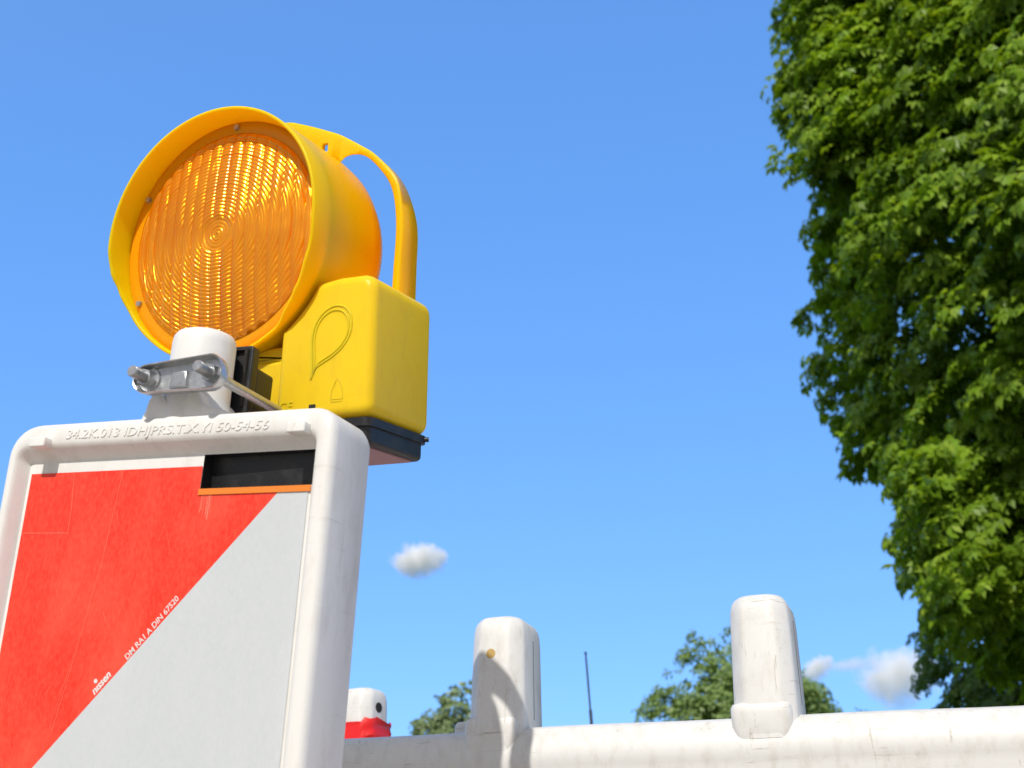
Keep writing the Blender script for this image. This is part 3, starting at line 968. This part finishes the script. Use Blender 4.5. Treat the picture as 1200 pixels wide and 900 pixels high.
def trunk_mesh(base, top, r0_, r1_, limbs, rs, bend=.3):
    bm = bmesh.new()
    base, top = Vector(base), Vector(top)
    pts = [base.lerp(top, t) + Vector((math.sin(t * 3) * bend, math.cos(t * 4) * bend * .5 - bend * .5, 0)) for t in np.linspace(0, 1, 9)]
    rad = [r0_ * (1.35 if i == 0 else 1) * (1 - i / 8) + r1_ * i / 8 for i in range(9)]
    tube(bm, pts, rad, 12)
    for (t, d, ln, r) in limbs:
        p = base.lerp(top, t) + Vector((math.sin(t * 3) * bend, math.cos(t * 4) * bend * .5 - bend * .5, 0))
        d = Vector(d).normalized()
        pp = [p + d * ln * s + Vector((0, 0, -.10 * ln * s * s)) + Vector((rs.normal(0, .03), rs.normal(0, .03), 0)) * ln * s for s in np.linspace(0, 1, 6)]
        tube(bm, pp, [r * (1 - .85 * k / 5) for k in range(6)], 8)
    return bm

def tree(name, label, group, centre, radii, ntip, per, leafsize, lmat, seed, trunk_xy, nl=6, power=2.0, spray=.55,
         inner=.3, warp=.12, view_bias=True, drop=0.0, low=-1.0, extra=None, trunk_r=.35, limb_n=16, wander=1.5, big=False):
    rs = np.random.default_rng(seed)
    centre = np.array(centre, float); radii = np.array(radii, float)
    e = empty(name, Matrix.Translation((trunk_xy[0], trunk_xy[1], 0)))
    tag(e, label, 'tree', group)
    org = np.array([trunk_xy[0], trunk_xy[1], 0.0])
    d = norm(rs.normal(size=(ntip * 3, 3)))
    if view_bias:                              # more sprays on the sunny street side, fewer at the back
        keep = rs.uniform(size=len(d)) < np.where((d[:, 1] < .3) & (d[:, 0] < (.45 if big else 2)), 1.0, .45)
        d = d[keep]
    d = d[d[:, 2] > low]
    d = d[:ntip]
    rr_ = 1 / ((np.abs(d) ** power).sum(-1) ** (1 / power))
    ph = rs.uniform(0, 6.28, 6)
    wv = 1 + warp * (np.sin(d[:, 0] * 3 * wander + ph[0]) * np.sin(d[:, 2] * 4 * wander + ph[1]) + .7 * np.sin(d[:, 1] * 7 * wander + d[:, 2] * 5 * wander + ph[2]) * np.sin(d[:, 0] * 6 * wander + ph[3]))
    depth = np.where(rs.uniform(size=len(d)) < inner, rs.uniform(.55, .9, len(d)), rs.uniform(.93, 1.02, len(d)))
    C = centre + d * radii * (rr_ * wv * depth)[:, None]
    if extra is not None:
        C = np.concatenate([C, np.array([p[:3] for p in extra])]); 
        de = norm(np.array([p[:3] for p in extra]) - centre); d = np.concatenate([d, de])
    K = len(C)
    outw = norm(d * np.array([1, 1, .45]))
    # each tip is a drooping fan of leaves lying roughly in one layer
    slope = rs.uniform(.15, .7, (K, 1))
    axis = norm(outw * np.array([1, 1, .2]) + np.array([0, 0, -1.0]) * slope)
    upn = norm(np.array([0, 0, 1.0]) * .75 + outw * (.55 if nl > 1 else 1.1) + rs.normal(0, .18, (K, 3)))
    side = norm(np.cross(upn, axis))
    a1 = rs.uniform(-1, 1, (K, per)); r1 = rs.uniform(0, 1, (K, per))
    sp = spray * rs.uniform(.65, 1.25, (K, 1))
    along = (r1 * 1.0 - .45) * sp * 1.15
    across = a1 * sp * .75 * np.sqrt(np.clip(1.05 - (r1 - .4) ** 2 * 2, .1, 1))
    lift = -.55 * (across ** 2 + along ** 2) / np.maximum(sp, .01) + rs.normal(0, .09, (K, per)) * sp
    P = C[:, None] + axis[:, None] * along[..., None] + side[:, None] * across[..., None] + upn[:, None] * lift[..., None]
    Nn = upn[:, None] + rs.normal(0, .38, (K, per, 3)) + axis[:, None] * (along / sp)[..., None] * .5 + side[:, None] * (across / sp)[..., None] * .4
    Dd = axis[:, None] + side[:, None] * (across / sp)[..., None] * 1.4 + rs.normal(0, .45, (K, per, 3)) + np.array([0, 0, -drop])
    size = leafsize * rs.uniform(.65, 1.2, (K, per))
    v, q = palmate(P.reshape(-1, 3), Nn.reshape(-1, 3), Dd.reshape(-1, 3), size.reshape(-1), nl, rs)
    me = np_mesh('crown', v - org, q)
    obj('crown', me, lmat, e, 0)
    limbs = []
    top = centre + np.array([0, 0, radii[2] * .75])
    for k in range(limb_n):
        t = .25 + .65 * rs.uniform(); a = rs.uniform(0, 6.28)
        dz = rs.uniform(.1, .6)
        ln = min(radii[0], radii[1]) * rs.uniform(.55, .85) * (1.05 - .5 * t)
        limbs.append((t, (math.cos(a), math.sin(a), dz), ln, trunk_r * .38 * (1.1 - t)))
    bm = trunk_mesh((0, 0, -.1), tuple(top - org), trunk_r, trunk_r * .15, limbs, rs, bend=trunk_r * .8)
    obj('trunk', bm, 'bark', e, 60)
    return e

tree('chestnut_tree', 'large horse chestnut tree with hanging leafy branches filling the right edge', 'trees behind the barrier',
     (9.8, 13.3, 10.7), (5.1, 5.2, 7.6), 3500, 42, .178, 'leaf_big', 11, (8.6, 13.4), nl=6, power=2.75, spray=.62, inner=.36, warp=.05,
     extra=[(3.85 + 1.2 * random.random(), 12.0 + 1.8 * random.random(), 10.0 + 3.4 * random.random()) for _ in range(150)]
     + [(4.45 + 1.3 * random.random(), 12.2 + 1.5 * random.random(), 4.1 + 1.7 * random.random()) for _ in range(70)],
     drop=.25, trunk_r=.45, limb_n=26, big=True)
tree('leafy_tree', 'darker leafy tree behind and below the large chestnut, at the right end of the rail', 'trees behind the barrier',
     (13.5, 23.5, 5.9), (4.8, 4.6, 5.6), 2200, 34, .18, 'leaf_dark', 12, (12.3, 23.5), nl=5, spray=.6, inner=.35, warp=.06, trunk_r=.3)
tree('birch_tree', 'light green pointed tree left of the right barrier peg', 'trees behind the barrier',
     (7.5, 45, 6.1), (3.0, 2.6, 5.0), 850, 34, .20, 'leaf_far', 13, (7.5, 45), nl=1, spray=.55, inner=.35, warp=.22, drop=-.9, power=1.45, trunk_r=.16)
tree('birch_tree', 'light green pointed tree directly behind the right barrier peg', 'trees behind the barrier',
     (9.8, 46, 6.6), (2.8, 2.6, 5.0), 850, 34, .20, 'leaf_far', 14, (9.8, 46), nl=1, spray=.55, inner=.35, warp=.22, drop=-.9, power=1.45, trunk_r=.16)
tree('birch_tree', 'small green tree with spiky branch ends right of the right barrier peg', 'trees behind the barrier',
     (12.0, 47, 5.6), (2.2, 2.2, 3.9), 600, 34, .20, 'leaf_far', 15, (12.0, 47), nl=1, spray=.55, inner=.35, warp=.22, drop=-.8, trunk_r=.14)
tree('round_tree', 'rounded olive green tree seen between the beacon and the left barrier peg', 'trees behind the barrier',
     (-1.85, 42, 5.75), (1.5, 1.6, 2.7), 420, 30, .19, 'leaf_olive', 16, (-1.9, 42), nl=1, spray=.42, inner=.35, warp=.16, trunk_r=.14)

# ------------------------------------------------------------------ clouds
def cloud(name, label, px, py, dist, w_, h_, dens, seed, tilt=0.0, lo=.42, hi=.62):
    x = (px - 600) / FPX; y = -(py - 450) / FPX
    c, s = math.cos(ROLL), math.sin(ROLL); x, y = c * x - s * y, s * x + c * y
    dv = Vector((x, math.cos(PITCH) - y * math.sin(PITCH), math.sin(PITCH) + y * math.cos(PITCH))) * dist
    bm = bmesh.new()
    bmesh.ops.create_icosphere(bm, subdivisions=3, radius=1.0)
    hw, hh = w_ / FPX * dist / 2, h_ / FPX * dist / 2
    for v in bm.verts:
        v.co = Vector((v.co.x * hw, v.co.y * hw * .8, v.co.z * hh))
    m = bpy.data.materials.new('cloud_vapour'); m.use_nodes = True
    nt = m.node_tree; nt.nodes.clear()
    out = N(nt, 'ShaderNodeOutputMaterial'); vol = N(nt, 'ShaderNodeVolumePrincipled')
    vol.inputs['Color'].default_value = (1, 1, 1, 1); vol.inputs['Anisotropy'].default_value = -0.25
    tc = N(nt, 'ShaderNodeTexCoord')
    mp = N(nt, 'ShaderNodeMapping'); mp.inputs['Scale'].default_value = (1 / hw, 1 / (hw * .8), 1 / hh)
    nt.links.new(tc.outputs['Object'], mp.inputs[0])
    ln = N(nt, 'ShaderNodeVectorMath', operation='LENGTH'); nt.links.new(mp.outputs[0], ln.inputs[0])
    nz = noise(nt, 2.0 / hw, 7, 0.62)
    nzo = math_n(nt, 'ADD', nz, seed * 0.0)
    f = math_n(nt, 'SUBTRACT', 1.0, ln.outputs['Value'])
    f = math_n(nt, 'ADD', math_n(nt, 'MULTIPLY', f, .75), math_n(nt, 'MULTIPLY', math_n(nt, 'SUBTRACT', nzo, .5), 1.5))
    f = ramp(nt, f, [(.10, (0, 0, 0)), (.55, (1, 1, 1))])
    nt.links.new(math_n(nt, 'MULTIPLY', f, dens / hw), vol.inputs['Density'])
    nt.links.new(vol.outputs[0], out.inputs['Volume'])
    o = obj(name, bm, m, None, 0)
    o.location = dv + CO; o.rotation_euler = (0, tilt, -math.atan2(dv.x, dv.y))
    tag(o, label, 'cloud', 'small clouds', None)
    return o
cloud('cloud', 'small white oval cloud alone in the open sky left of centre', 490, 656, 1500, 76, 46, 6, 1)
cloud('cloud', 'larger soft white cloud low in the sky beside the chestnut tree', 1050, 792, 1700, 108, 80, 3.8, 2)
cloud('cloud', 'faint small cloud just right of the right barrier peg', 956, 784, 1600, 52, 30, 3.5, 3, tilt=-.4)
cloud('cloud', 'thin wisp of cloud between the two low clouds', 998, 779, 1650, 70, 18, 1.2, 4)
